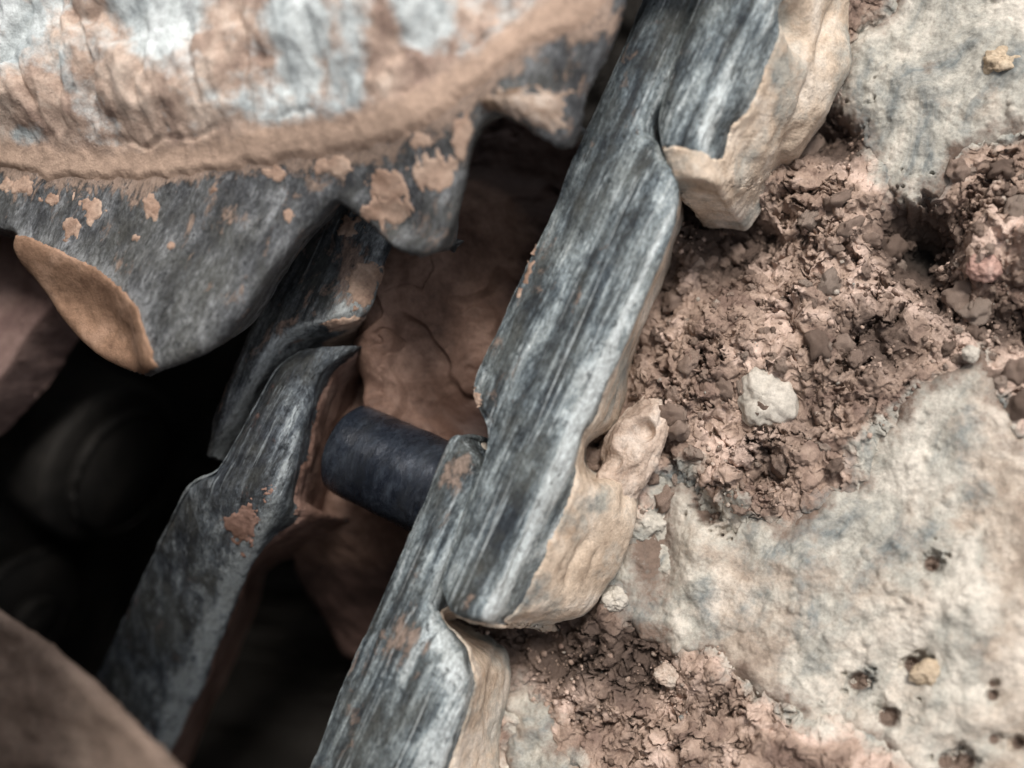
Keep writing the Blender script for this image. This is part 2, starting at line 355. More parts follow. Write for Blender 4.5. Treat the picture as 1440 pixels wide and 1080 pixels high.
# ------------------------------------------------------------------ relief solids
def relief(name, poly, ztop, depth, mat, parent, step, rnd=0.003, hfun=None, afun=None, flare=0.0, origin=None):
    """solid with outline poly (plan), top hfun, rounded shoulder of radius rnd and a wall of the given depth"""
    lo = poly.min(0) - 0.004; hi = poly.max(0) + 0.004
    x = np.arange(lo[0], hi[0], step); y = np.arange(lo[1], hi[1], step)
    X, Y = np.meshgrid(x, y); xy = np.column_stack([X.ravel(), Y.ravel()])
    d, g_ = sdf(xy, poly)
    n = g_ / (np.linalg.norm(g_, axis=1, keepdims=True) + 1e-9)
    band = step * 4.5
    out = d > 0
    k = np.clip(d / band, 0, 1)
    q = xy.copy(); q[out] = xy[out] - g_[out] + n[out] * (flare * depth * k[out])[:, None]
    p3 = np.column_stack([q, np.zeros(len(q))])
    z = np.full(len(q), float(ztop)); 
    if hfun is not None: z = z + hfun(p3)
    s = np.clip(1 + np.minimum(d, 0) / rnd, 0, 1)
    z = z - rnd * (1 - np.sqrt(np.clip(1 - s * s, 0, 1)))
    z = z - depth * k * out
    wob = fbm(np.column_stack([q, z]), 0.008, 3, seed=2) * 0.0012
    q = q + n * (wob * out)[:, None]
    v = np.column_stack([q, z]); f = grid_faces(len(y), len(x))
    keep = (d[f] < band * 1.35).all(1)
    a = afun(v) if afun else {}
    return obj(name, mesh_from(name, v, f[keep], a, origin), mat, parent)

# ------------------------------------------------------------------ lofted links
def link_grid(stations, capt=1.0, zt=0.0, zb=-0.075, n_al=420, n_cr=170, crown=0.0022, sh=0.007, flip=False, taper=None, lumps=0.0007):
    """stations: (left px, right px, lower outer px or None[, z lift]); returns a dense grid of points"""
    rows = []
    for st in stations:
        L, R, B = st[:3]; lift = st[3] if len(st) > 3 else 0.0
        l = P(L[0], L[1], zt + lift - 0.002); r = P(R[0], R[1], zt + lift - sh); w = r - l
        lb = l.copy(); lb[2] = zb; lb -= ACROSS * 0.002
        if B is None: b = r.copy(); b += ACROSS * 0.002; b[2] = zb
        else: b = P(B[0], B[1], zb + 0.012)
        pts = [lb, lb * 0.4 + l * 0.6 - ACROSS * 0.001, l - np.array([0, 0, 0.0025]), l + w * 0.03 + np.array([0, 0, 0.0012])]
        for t, dz in ((0.2, crown * 0.6), (0.42, crown), (0.62, crown * 0.9), (0.78, 0.0), (0.9, -0.0022)):
            q = l + w * t; q[2] = zt + lift + dz; pts.append(q)
        pts.append(r)
        s = b - r
        for t, o in ((0.12, 0.0008), (0.3, 0.0022), (0.55, 0.003), (0.8, 0.002)):
            pts.append(r + s * t + np.array([0, 0, 1.0]) * o * (1 if B is not None else 0.2))
        pts.append(b); e = b + ACROSS * -0.004; e[2] = zb - 0.004; pts.append(e)
        rows.append(np.array(pts))
    def cap(row, sgn):
        out = []
        c = row.mean(0)
        for dz, m, t in ((0.004, 0.0025, 0.04), (0.02, 0.0045, 0.08), (0.07, 0.004, 0.12)):
            r2 = row.copy(); r2[:, 2] = np.maximum(row[:, 2] - dz, zb); r2 = r2 + ALONG * sgn * m; r2[:, :2] += (c[:2] - r2[:, :2]) * t * capt; r2 = r2 - (ALONG * sgn * m) * (1 - capt) * .8; out.append(r2)
        return out
    A = cap(rows[0], -1)[::-1] + rows + cap(rows[-1], 1)
    G = catmull(np.array(A), n_al)                    # (n_al, K, 3)
    G = catmull(G.transpose(1, 0, 2), n_cr).transpose(1, 0, 2)
    return G
def dentify(G, dents, N):
    px, py = PIX(G.reshape(-1, 3)); px = px.reshape(G.shape[:2]); py = py.reshape(G.shape[:2])
    for d in dents:
        x, y, rx, ry, ang, dep = d
        a = math.radians(ang); ux = (px - x) * math.cos(a) + (py - y) * math.sin(a); uy = -(px - x) * math.sin(a) + (py - y) * math.cos(a)
        k = np.exp(-((ux / rx) ** 2 + (uy / ry) ** 2) ** 1.3)
        G = G - N * (k * dep)[..., None]
    return G
def largest(keep2):
    """only the biggest connected patch of faces"""
    left = keep2.copy(); best = None
    while left.any():
        i, j = np.argwhere(left)[0]; cur = np.zeros_like(left); cur[i, j] = True; n = 1
        while True:
            c = cur.copy(); c[1:] |= cur[:-1]; c[:-1] |= cur[1:]; c[:, 1:] |= c[:, :-1]; c[:, :-1] |= c[:, 1:]; c &= left; m = c.sum()
            if m == n: break
            cur = c; n = m
        if best is None or n > best.sum(): best = cur
        left &= ~cur
        if best.sum() > left.sum(): break
    return best if best is not None else keep2
def only_largest(keep, sh):
    K = keep.reshape(sh[0] - 1, sh[1] - 1); a = np.argwhere(K)
    if not len(a): return keep
    (r0, c0), (r1, c1) = a.min(0), a.max(0) + 1; out = np.zeros_like(K); out[r0:r1, c0:c1] = largest(K[r0:r1, c0:c1]); return out.ravel()
def crust(name, G, N, mask, th, mat, parent, origin, attrs=None, lump=0.0003, amp=1.0):
    """a skin of dried mud on a surface; where mask falls under one half it dives below the metal"""
    sh = G.shape[:2]; p = G.reshape(-1, 3)
    m = mask.ravel() + amp * (0.4 * fbm(p, 0.012, 4, seed=6) + 0.35 * fbm(p, 0.0035, 4, gain=.7, seed=7))
    off = np.clip((m - 0.5) * 0.006, -0.0012, th)
    off = off + smooth(0, .0006, off) * (fbm(p, 0.006, 4, seed=12) * lump + np.abs(ridged(p, 0.02, 3, seed=3)) * lump * 0.6)
    v = p + N.reshape(-1, 3) * off[:, None]; f = grid_faces(*sh)
    keep = (off[f] > -0.0006).any(1)
    if name == 'mud_smear': keep = only_largest(keep, sh)
    at = dict(tint=0.35 + 0.7 * fbm(p, 0.03, 3, seed=13), wet_shade=.05 + .9 * fbm(p, .02, 4, seed=15))
    if attrs: at.update({k: a.ravel() for k, a in attrs.items()})
    return obj(name, mesh_from(name, v, f[keep], at, origin), mat, parent)
def build_link(label, stations, mat, side_from=0.58, group='track links of the chain', dents=(), masks=(), wear_glint_c=0.52, mudmat=None, redside=None, nomud=False, end_mud=(), dirtz=(), side_gain=1.0, **kw):
    G = link_grid(stations, **kw)
    sh = G.shape[:2]; N = grid_normals(G)
    # outward side check
    c = G.mean((0, 1)); 
    if (N[sh[0] // 2, sh[1] // 2] @ np.array([0, 0, 1.0])) < 0: N = -N
    G = dentify(G, dents, N); p = G.reshape(-1, 3)
    t = np.linspace(0, 1, sh[1])[None, :] * np.ones((sh[0], 1)); s = np.linspace(0, 1, sh[0])[:, None] * np.ones((1, sh[1]))
    top = smooth(0.1, 0.16, t) * smooth(0.66, 0.6, t)
    pf = np.column_stack([p @ ACROSS, (p @ ALONG) * 0.1, p[:, 2]])
    disp = fbm(p, 0.03, 4, seed=21) * 0.0016 + fbm(pf, 0.0045, 4, gain=.6, seed=22) * 0.0008 + fbm(p, .006, 4, seed=26) * .0005 + (1 - top.ravel()) * (fbm(p, 0.025, 3, gain=.4, seed=23) * 0.0022 + fbm(p, .0022, 3, seed=28) * .0003)
    edge = np.exp(-((t - 0.2) / 0.02) ** 2).ravel()
    disp = disp - edge * np.clip(fbm(p, 0.006, 3, seed=24), 0, 1) * 0.0025
    G = (p + N.reshape(-1, 3) * disp[:, None]).reshape(G.shape); N2 = grid_normals(G)
    if (N2[sh[0] // 2, sh[1] // 2] @ np.array([0, 0, 1.0])) < 0: N2 = -N2
    p = G.reshape(-1, 3)
    base = G[sh[0] // 2, :, :].mean(0); org = (float(base[0]), float(base[1]), -0.08)
    root = thing('track_link', label, 'track link', org, group)
    wear_glint = (np.exp(-((t - wear_glint_c) / 0.06) ** 2) * 1.5 + .5 * smooth(.35, .6, t) + 1.6 * fbm(np.column_stack([pf[:, 0], pf[:, 1] * .5, pf[:, 2]]), 0.006, 3, seed=25).reshape(sh)) * smooth(.1, .6, s) - 0.35 + .9 * fbm(p, .03, 3, seed=27).reshape(sh) + 1.6 * np.exp(-((t - .165) / .008) ** 2)  # shoulder polish with its highlight painted in, plus chipped edge line
    dirt = .25 * smooth(.12, .0, s) + 0 * s; PX, PY = PIX(p)
    for (x, y, rx, ry, a_) in dirtz: dirt = np.maximum(dirt, a_ * np.exp(-(((PX - x) / rx) ** 2 + ((PY - y) / ry) ** 2)).reshape(sh))
    obj('wear_rail', mesh_from('wear_rail', p, grid_faces(*sh), dict(wear_glint=wear_glint.ravel(), dirt=dirt.ravel()), org), mat, root)
    px, py = PIX(p); px = px.reshape(sh); py = py.reshape(sh)
    m = smooth(side_from - .02, side_from + 0.09, t + 0.03 * fbm(pf, 0.01, 3, seed=31).reshape(sh)) * side_gain
    if not nomud:
        for a_, b_ in end_mud: m = np.maximum(m, smooth(a_, b_, s))
        crust('mud_crust', G, N2, m, 0.0010, mudmat or M_side, root, org)
        for (x, y, rx, ry, ang, a) in masks:      # each smear of mud on the metal
            an = math.radians(ang); ux = (px - x) * math.cos(an) + (py - y) * math.sin(an); uy = -(px - x) * math.sin(an) + (py - y) * math.cos(an)
            k = a * np.exp(-((ux / rx) ** 2 + (uy / ry) ** 2) ** 1.2); k[k < .02] = -1.0
            crust('mud_smear', G, N2, k, .0006, mudmat or M_orange, root, org, amp=1.9, lump=.0003)
    return root, G, N2

A_ST = [((925, -70), (1000, -45), None, -.002), ((905, 0), (976, 22), None, -.001), ((868, 88), (942, 118), None), ((836, 158), (918, 180), None), ((824, 183), (932, 208), None), ((806, 225), (951, 248), (953, 252)), ((785, 280), (949, 308), (954, 314)),
        ((745, 365), (912, 402), (920, 408)), ((705, 455), (872, 495), (886, 505)), ((668, 535), (838, 575), (862, 588)), ((672, 570), (820, 612), (846, 625)), ((686, 605), (803, 650), (842, 655)), ((680, 650), (783, 693), (888, 690)),
        ((655, 718), (755, 752), (880, 762)), ((636, 775), (730, 806), (852, 822)), ((624, 825), (710, 850), (822, 862)), ((632, 852), (698, 868), (775, 874))]
rootA, GA, NA = build_link('long steel track link in the middle, polished top and cream mud on its flank', A_ST, M_rail,
    side_from=0.655, wear_glint_c=0.56,
    dents=[(738, 760, 4, 60, 22, .0006), (722, 800, 4, 50, 24, .001), (700, 530, 30, 60, 20, .0006), (846, 636, 22, 30, 0, .008), (820, 770, 7, 26, 28, .0022), (800, 805, 6, 20, 22, .002), (832, 790, 4, 20, 25, .0015), (880, 700, 12, 18, 0, .003), (770, 700, 14, 22, 10, -.001)],
    end_mud=[(.90, .96)], masks=[(668, 565, 12, 14, 0, .8), (745, 380, 8, 50, 22, .55)], dirtz=[(700, 480, 14, 70, .45), (760, 330, 16, 50, .4), (650, 845, 30, 20, .5), (885, 120, 16, 60, .3)])
B_ST = [((1015, -80), (1120, -70), (1215, -60)), ((985, 0), (1092, 12), (1190, 20)), ((962, 55), (1066, 75), (1190, 85)), ((940, 115), (1034, 140), (1162, 152)), ((927, 162), (1012, 184), (1142, 180)), ((929, 198), (1004, 216), (1120, 212), -.001),
        ((938, 222), (1004, 234), (1104, 226), -.003), ((948, 248), (1008, 256), (1088, 240), -.006)]
rootB, GB, NB = build_link('track link at the top right, grey-blue top, thick cream mud over flank and end', B_ST, M_rail,
    side_from=0.64, wear_glint_c=0.5,
    dents=[(1120, 40, 16, 40, -15, .010), (1105, 212, 9, 30, 22, .004), (1160, 50, 8, 60, 10, .003), (1050, 130, 20, 40, 20, -.002), (1040, 210, 20, 30, 0, .0015), (1130, 130, 6, 40, 18, .002)],
    end_mud=[(.60, .70)], capt=.15)
C_ST = [((632, 622), (664, 622), None, -.004), ((617, 652), (678, 655), None, -.001), ((602, 695), (668, 708), None), ((572, 765), (642, 782), None), ((547, 820), (618, 842), None), ((535, 848), (622, 868), (628, 872)), ((512, 898), (654, 930), (700, 918)),
        ((482, 965), (652, 985), (704, 985)), ((455, 1035), (628, 1058), (692, 1060)), ((425, 1110), (600, 1130), (700, 1140)), ((390, 1190), (570, 1210), (690, 1220))]
rootC, GC, NC = build_link('track link at the bottom edge, narrow neck above and bright worn shoulder below', C_ST, M_rail,
    side_from=0.66, wear_glint_c=0.54,
    dents=[(690, 960, 6, 60, 8, .002), (668, 930, 10, 20, 0, .002)],
    dirtz=[(640, 665, 30, 40, .6), (575, 905, 50, 36, .75), (500, 1020, 20, 50, .4)])
D_ST = [((470, 205), (600, 250), None, -.012), ((452, 262), (570, 300), (586, 306), -.010), ((436, 300), (545, 352), (562, 360), -.008), ((402, 360), (532, 400), (548, 408), -.008), ((372, 425), (505, 448), (520, 462), -.006),
        ((355, 455), (420, 475), None, -.006), ((330, 520), (378, 520), None, -.008), ((305, 585), (344, 590), None, -.012), ((294, 635), (318, 640), None, -.018)]
rootD, GD, ND = build_link('dark track link under the middle sprocket tooth, clay patch on its right corner', D_ST, M_under,
    side_from=0.7, wear_glint_c=0.52, mudmat=M_orange, side_gain=0.75,
    dents=[(460, 400, 8, 60, 25, .001)], masks=[(512, 395, 22, 40, 20, 1.1), (490, 455, 40, 10, -8, .9), (490, 320, 24, 22, 0, .8)], dirtz=[(500, 400, 40, 60, .8), (400, 470, 40, 20, .5)])
E_ST = [((418, 500), (500, 492), (560, 520), -.016), ((392, 520), (452, 528), (545, 575), -.010), ((366, 565), (432, 582), (520, 640), -.006), ((334, 622), (415, 645), (505, 700), -.004), ((308, 662), (404, 690), (490, 750), -.003), ((270, 684), (392, 722), None, -.005),
        ((238, 742), (362, 778), (378, 788), -.018), ((203, 812), (332, 845), (346, 855), -.036), ((165, 892), (300, 925), (312, 935), -.056), ((125, 975), (262, 1010), (272, 1020), -.078), ((80, 1070), (215, 1110), (225, 1120), -.1)]
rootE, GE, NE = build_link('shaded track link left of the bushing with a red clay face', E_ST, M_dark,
    side_from=0.62, wear_glint_c=0.55, zb=-.14, mudmat=M_clayf, dents=[(330, 730, 30, 50, 20, .0015)], masks=[(335, 735, 30, 40, 20, .72), (372, 690, 14, 20, 0, .6)])

# boss with a hole, part of the middle link's mud crust
def blob(name, px, py, z, rx, ry, rz, mat, parent=None, seed=1, rough=0.25, ang=0, origin=None, n=48, hole=None, tint=0.4):
    u = np.linspace(0, 2 * np.pi, n * 2 + 1)[:-1]; w = np.linspace(0, np.pi, n)
    U, Wd = np.meshgrid(u, w); d = np.stack([np.sin(Wd) * np.cos(U), np.sin(Wd) * np.sin(U), np.cos(Wd)], -1).reshape(-1, 3)
    r = 1 + rough * fbm(d, 0.9, 4, seed=seed)
    q = d * r[:, None] * np.array([rx, ry, rz]); a = math.radians(ang)
    q = np.column_stack([q[:, 0] * math.cos(a) - q[:, 1] * math.sin(a), q[:, 0] * math.sin(a) + q[:, 1] * math.cos(a), q[:, 2]])
    q = q + d * (fbm(q, .006, 4, gain=.6, seed=seed + 9) * .0016)[:, None] * min(1.0, rx / .006)
    c = P(px, py, z); p = q + c
    if hole:
        k = np.zeros(len(p)); X, Y = PIX(p)
        for hx, hy, hr, hd in hole: k += hd * np.exp(-(np.hypot(X - hx, Y - hy) / hr) ** 4) * (p[:, 2] > c[2] - rz * 0.3)
        p[:, 2] -= k
    nn = n * 2; f = []
    i = np.arange(n * nn).reshape(n, nn)
    f = np.stack([i[:-1, :], np.roll(i, -1, 1)[:-1, :], np.roll(i, -1, 1)[1:, :], i[1:, :]], -1).reshape(-1, 4)[:, ::-1]
    org = origin if origin is not None else (float(c[0]), float(c[1]), float(c[2] - rz * 0.6))
    o = obj(name, mesh_from(name, p, f, dict(tint=np.full(len(p), tint), wet_shade=np.zeros(len(p))), org), mat, parent)
    if parent is None: o.location = org
    return o
orgA = tuple(rootA.location)
blob('bolt_boss', 888, 640, -0.064, 0.0128, 0.026, 0.013, M_cream, rootA, 3, .42, -24, orgA, 110, hole=[(904, 606, 15, .0075), (856, 650, 16, .004)], tint=.2)

# ------------------------------------------------------------------ bushing between the rails
def tube(name, a, b, r0, mat, parent=None, n=72, m=60, origin=None, rfun=None):
    a = np.array(a); b = np.array(b); ax = (b - a); L = np.linalg.norm(ax); ax /= L
    s = np.cross(ax, [0, 0, 1.0]); s /= np.linalg.norm(s); t = np.cross(s, ax)
    ring = []
    prof = [(0, 0.0), (0, .55), (0, .9), (0.002, .985), (0.005, 1)] + [(x, 1) for x in np.linspace(.01, L - .005, m)] + [(L - .002, .97), (L, .9), (L, 0)]
    th = np.linspace(0, 2 * np.pi, n + 1)[:-1]
    for x, r in prof:
        rr = r0 * r
        ring.append(a + ax * x + rr * (np.cos(th)[:, None] * s + np.sin(th)[:, None] * t))
    p = np.concatenate(ring); p = p + (p - (a + ax * ((p - a) @ ax)[:, None])) * (fbm(p, 0.012, 3, seed=41) * 0.03)[:, None]
    i = np.arange(len(prof) * n).reshape(len(prof), n); j = np.roll(i, -1, 1)
    f = np.stack([i[:-1], j[:-1], j[1:], i[1:]], -1).reshape(-1, 4)
    return obj(name, mesh_from(name, p, f, dict(wear_glint=np.full(len(p), .1), tint=np.zeros(len(p)), wet_shade=np.zeros(len(p))), origin), mat, parent)
ba = P(490, 630, -0.036); bb = P(665, 712, -0.034); bdir = (bb - ba) / np.linalg.norm(bb - ba)
ob = (float(ba[0]), float(ba[1]), -0.06)
b_ = tube('track_bushing', ba, bb, 0.0222, M_bush, None, origin=ob); b_.location = ob
tag(b_, 'dark smooth cylindrical bushing spanning the gap between the two rails', 'bushing')

# ------------------------------------------------------------------ red clay packed between the rails
CL = pxpoly([(505, 335), (560, 300), (640, 150), (720, 120), (800, 180), (820, 260), (780, 380), (740, 480), (700, 600), (680, 650), (600, 640), (540, 600), (520, 540), (500, 450)], -0.05)
def clay_h(p3):
    px, py = PIX(np.column_stack([p3[:, :2], np.full(len(p3), -0.05)]))
    h = 0.016 * np.exp(-(((px - 610) / 95) ** 2 + ((py - 430) / 150) ** 2)) + 0.012 * np.exp(-(((px - 545) / 34) ** 2 + ((py - 440) / 100) ** 2))
    h += -0.022 * smooth(620, 780, px + (py - 300) * 0.35) - 0.03 * smooth(300, 210, py)
    h += -0.003 * np.exp(-(np.abs(px - 585 - ((py - 430) / 110) ** 2 * 18) / 14) ** 2) * smooth(330, 400, py)
    h += 0.008 * np.exp(-(np.abs((py - 590) - (px - 560) * 0.42) / 22) ** 2)
    h += fbm(p3, 0.03, 4, seed=51) * 0.006 + fbm(p3, .006, 4, seed=53) * .0007
    h += .004 * smooth(-.004, .004, fbm(p3, .045, 3, seed=57) * .1 + (px - 590) * .00004)
    cr = np.abs(fbm(p3, 0.035, 4, seed=52)); cm = smooth(-0.05, 0.25, fbm(p3, 0.04, 2, seed=54))
    h += -0.0022 * smooth(0.02, 0.0, cr) * cm
    return h
relief('packed_clay', CL, -0.05, 0.1, M_clay, None, 0.0004, .006, clay_h, lambda v: dict(wet_shade=smooth(-0.05, -0.075, v[:, 2])))  # clay colour darkens with depth
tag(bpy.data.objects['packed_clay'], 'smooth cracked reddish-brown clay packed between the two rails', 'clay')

CL2 = pxpoly([(432, 560), (470, 528), (530, 535), (600, 575), (640, 640), (640, 740), (590, 800), (530, 870), (470, 930), (380, 930), (370, 830), (410, 720), (420, 640)], -0.075)
def clay2_h(p3):
    px, py = PIX(np.column_stack([p3[:, :2], np.full(len(p3), -0.075)]))
    return fbm(p3, .03, 4, seed=151) * .008 + fbm(p3, .006, 4, seed=152) * .0008 + .018 * np.exp(-(((px - 475) / 50) ** 2 + ((py - 610) / 90) ** 2)) - .07 * smooth(720, 930, py)
cz = relief('packed_clay', CL2, -0.075, 0.12, M_clay, None, 0.0005, .006, clay2_h, lambda v: dict(wet_shade=smooth(-0.075, -0.11, v[:, 2])))  # darker clay tone lower down
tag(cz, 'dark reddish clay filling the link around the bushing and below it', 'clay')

# ------------------------------------------------------------------ track shoes under dried mud
def shoe_h(p3):
    px, py = PIX(np.column_stack([p3[:, :2], np.full(len(p3), -0.075)]))
    h = fbm(p3, 0.05, 4, seed=61) * 0.010 + fbm(p3, 0.012, 4, seed=62) * 0.0024 + fbm(p3, 0.003, 3, seed=63) * 0.0008
    f1, f2, cr = worley(p3 + fbm(p3, 0.01, 3, seed=65)[:, None] * 0.003, 0.007, 5)
    spots = smooth(-0.02, 0.3, fbm(p3, 0.03, 3, seed=64))
    h = h + 0.0016 * (1 - smooth(0.1, 0.5, f1)) * (cr > .55) * spots + 0.0007 * ridged(p3, 0.008, 3, 2)
    for x, y, r, d in PITS:
        r = r * 1.35; dd = np.hypot(px - x, (py - y) * 1.3) * (1 + 1.3 * fbm(p3, 0.007, 4, gain=.6, seed=66)); h = h - d * (.75 + .9 * fbm(p3, .004, 3, seed=68)) * smooth(1.25, .5, dd / r) - .0035 * np.exp(-(np.hypot(px - x, py - y) / r / 2.2) ** 2)
    h = h + 0.006 * np.exp(-(((px - 985) / 26) ** 2 + ((py - 790) / 45) ** 2)) - 0.008 * np.exp(-(((px - 930) / 22) ** 2 + ((py - 760) / 90) ** 2))
    return h
SL = ['grey-tinged mud-caked track shoe at the top right corner', 'largest mud-caked track shoe, pale and pitted, filling the lower right', 'narrow strip of mud-caked track shoe beside the lowest link']
for k, s in enumerate(SHP):
    def aa(v, s=s, k=k):
        px, py = PIX(v)
        d, _ = sdf(v[:, :2], s)
        wet_shade = 0.85 * smooth(-0.022, 0.004, d + .016 * fbm(v, .014, 4, seed=69))
        for c, r, a in WET_SHADES: wet_shade = np.maximum(wet_shade, .9 * a * np.exp(-(pxd(px, py, c) / r) ** 2))
        for x, y, r, dp in PITS: wet_shade = np.maximum(wet_shade, 1.1 * np.exp(-(pxd(px, py, (x, y)) / (r * 1.0)) ** 4))  # pits get the dark tone
        wet_shade = np.maximum(wet_shade, 1.0 * np.exp(-(((px - 915) / 40) ** 2 + ((py - 750) / 130) ** 2)))  # shadow beside the middle link's flank, painted into the shoe colour
        tint = 0.62 + 0.6 * fbm(v, 0.05, 3, seed=67) + (0.25 if k == 0 else 0) - 0.4 * smooth(1350, 1440, px) * (k == 1)
        return dict(wet_shade=wet_shade, tint=tint)
    cx, cy = s.mean(0); og = (float(cx), float(cy), -0.09)
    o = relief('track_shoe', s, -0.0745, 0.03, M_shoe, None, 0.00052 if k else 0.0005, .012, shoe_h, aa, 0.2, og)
    o.location = og; tag(o, SL[k], 'track shoe', 'track shoes under the chain')

# ------------------------------------------------------------------ the sprocket
ZR = 0.058
SP = [(-420, 235), (-260, 270), (-120, 300), (0, 326), (10, 330), (2, 352), (22, 392), (48, 436), (88, 482), (142, 512), (205, 523), (268, 502), (300, 480), (335, 435), (362, 385), (395, 332), (420, 300), (446, 272), (468, 282), (492, 302), (516, 326), (552, 342), (584, 334), (606, 298), (622, 254), (642, 208), (664, 168), (688, 154), (720, 164), (745, 174), (770, 168), (784, 140), (796, 95), (816, 58), (842, 0), (870, -90), (925, -130), (990, -150), (1000, -260), (900, -420), (500, -700), (0, -760), (-420, -600)]
SPP = poly_plan(SP, ZR, 5)
EDGE = poly_plan([(-500, 225), (-200, 235), (0, 238), (100, 250), (200, 252), (290, 245), (390, 225), (450, 218), (520, 205), (600, 176), (672, 126), (726, 84), (776, 38), (815, -10), (840, -80), (900, -420), (500, -700), (-500, -700)], ZR, 5)
RIDGE = poly_plan([(30, 330), (75, 345), (130, 372), (190, 415), (214, 455), (221, 520)], ZR, 5, closed=False)
FLANK = poly_plan([(30, 330), (75, 345), (130, 372), (190, 415), (214, 455), (221, 530), (140, 560), (-40, 480), (-40, 330)], ZR, 5)
def sp_h(p3):
    px, py = PIX(np.column_stack([p3[:, :2], np.full(len(p3), ZR)]))
    dF, _ = sdf(p3[:, :2], FLANK); dR, _ = sdf(p3[:, :2], RIDGE, False)
    h = -smooth(0, 1, (dF < 0.0) * np.minimum(dR / 0.024, 1)) * 0.015
    h += fbm(p3, 0.03, 3, seed=71) * 0.0025 + fbm(p3, 0.008, 3, seed=72) * 0.0007
    h += -0.014 * smooth(150, 330, py + np.abs(px - 330) * 0.2) * smooth(300, 520, px)       # right-hand teeth lie lower
    h += -0.008 * np.exp(-(((px - 535) / 46) ** 2 + ((py - 296) / 26) ** 2))                  # scoop in the middle tooth
    h += 0.010 * smooth(260, 160, py) * smooth(760, 500, px)
    h += 0.006 * np.exp(-(((px - 745) / 50) ** 2 + ((py - 150) / 24) ** 2)) - 0.02 * smooth(760, 830, px + py * .3) 
    h += 0.006 * np.exp(-(((px - 230) / 60) ** 2 + ((py - 440) / 90) ** 2))
    return h
lo = SPP.min(0); hi = SPP.max(0)
og = (float(SPP[:, 0].mean()), float(SPP[:, 1].mean()), 0.02)
sp = thing('drive_sprocket', 'big toothed sprocket with mud-caked hub filling the upper left', 'sprocket', og)
relief('toothed_rim', SPP, ZR, 0.034, M_rim, sp, 0.0009, .006, sp_h, lambda v: dict(wear_glint=0.1 + 1.1 * np.exp(-(sdf(v[:, :2], RIDGE, False)[0] / 0.006) ** 2) * (v[:, 2] > ZR - .02) + .3 * fbm(v, .02, 3, seed=3), dirt=.7 * np.exp(-np.maximum(sdf(v[:, :2], EDGE)[0], 0) / .006) + .12 + .5 * fbm(v, .02, 3, seed=5)), -0.5, og)
# crust of mud on hub and teeth: a skin that dives under the steel outside its patches
def sp_crust(name, mask, mat, th, seed, step=0.0007, rise=None, at=None, box=None):
    bx = poly_plan(box, ZR); l = bx.min(0); h_ = bx.max(0)
    x = np.arange(l[0], h_[0], step); y = np.arange(l[1], h_[1], step); X, Y = np.meshgrid(x, y)
    p3 = np.column_stack([X.ravel(), Y.ravel(), np.zeros(X.size)])
    d, _ = sdf(p3[:, :2], SPP); z = ZR + sp_h(p3); s_ = np.clip(1 + np.minimum(d, 0) / .006, 0, 1); z -= .006 * (1 - np.sqrt(np.clip(1 - s_ * s_, 0, 1)))
    px, py = PIX(np.column_stack([p3[:, :2], z]))
    pj = p3 * np.array([1, .65 if name == 'mud_patch' else 1, 1]); am = .4 if name == 'hub_mud' else 1.0; m = mask(p3, px, py, d) + am * 0.75 * fbm(pj, 0.011, 4, seed=seed) + am * 0.8 * fbm(pj, 0.004, 4, gain=.7, seed=seed + 1)
    off = np.clip((m - .5) * .007, -.0012, th)
    e = rise(p3, px, py) * smooth(.0, .001, off) if rise else 0
    v = p3.copy(); v[:, 2] = z + off + e
    f = grid_faces(len(y), len(x)); keep = (off[f] > -.0006).any(1) & (d[f] < -.0004).all(1)
    if name == 'mud_patch': keep = only_largest(keep, (len(y), len(x)))
    a = dict(tint=np.zeros(len(v)), wet_shade=np.zeros(len(v)))
    if at: a.update(at(p3, px, py))
    return obj(name, mesh_from(name, v, f[keep], a, og), mat, sp)
def hub_mask(p3, px, py, d):
    e, _ = sdf(p3[:, :2], EDGE); return 0.5 - e / 0.006 + 0.6 * fbm(p3, .02, 4, seed=88)
def hub_rise(p3, px, py):
    e, _ = sdf(p3[:, :2], EDGE); e = -e
    w = fbm(p3, 0.03, 3, seed=84)[:, None] * 0.012
    f1, f2, cr = worley((p3 + w) * np.array([1.3, .7, 1]), .035, 7)
    h = .010 * smooth(0.010, .045, e) + .012 * smooth(.02, .12, e) + fbm(p3, .05, 4, seed=81) * .011 * smooth(.004, .03, e)
    h += .006 * cr * smooth(0, .3, f2 - f1) * smooth(.012, .03, e) + ridged(p3 * np.array([1.6, .8, 1]), .018, 4, 6) * .0022 * smooth(.006, .02, e) + fbm(p3, .006, 3, seed=83) * .0012
    h += -.0016 * np.exp(-((e - .013 - fbm(p3, .03, 4, seed=85) * .012) / .0011) ** 2) * smooth(-.05, .2, fbm(p3, .05, 2, seed=86))
    return h * smooth(-.001, .012, e)
def hub_at(p3, px, py):
    e, _ = sdf(p3[:, :2], EDGE); t = .36 + .9 * fbm(p3, .035, 4, seed=82) + .15 * smooth(.02, .05, -e) 
    for c, r in (((260, 50), 75), ((450, 60), 60), ((610, 30), 50), ((440, 110), 40), ((40, 200), 20)): t = np.maximum(t, 1.0 * np.exp(-(pxd(px, py, c) / r) ** 2))
    t = t * smooth(.004, .015, -e)
    return dict(tint=t, wet_shade=1.0 * smooth(.018, .005, -e))
sp_crust('hub_mud', hub_mask, M_hub, .0025, 90, .0009, hub_rise, hub_at, [(-420, -620), (1000, -620), (1000, 300), (-420, 300)])
def patch_mask(lst):
    def f(p3, px, py, d):
        m = np.zeros(len(p3))
        for x, y, rx, ry, a in lst: m = np.maximum(m, a * np.exp(-(((px - x) / rx) ** 2 + ((py - y) / ry) ** 2) ** 1.2))
        return m
    return f
BX = [(-50, 100), (860, 100), (860, 560), (-50, 560)]
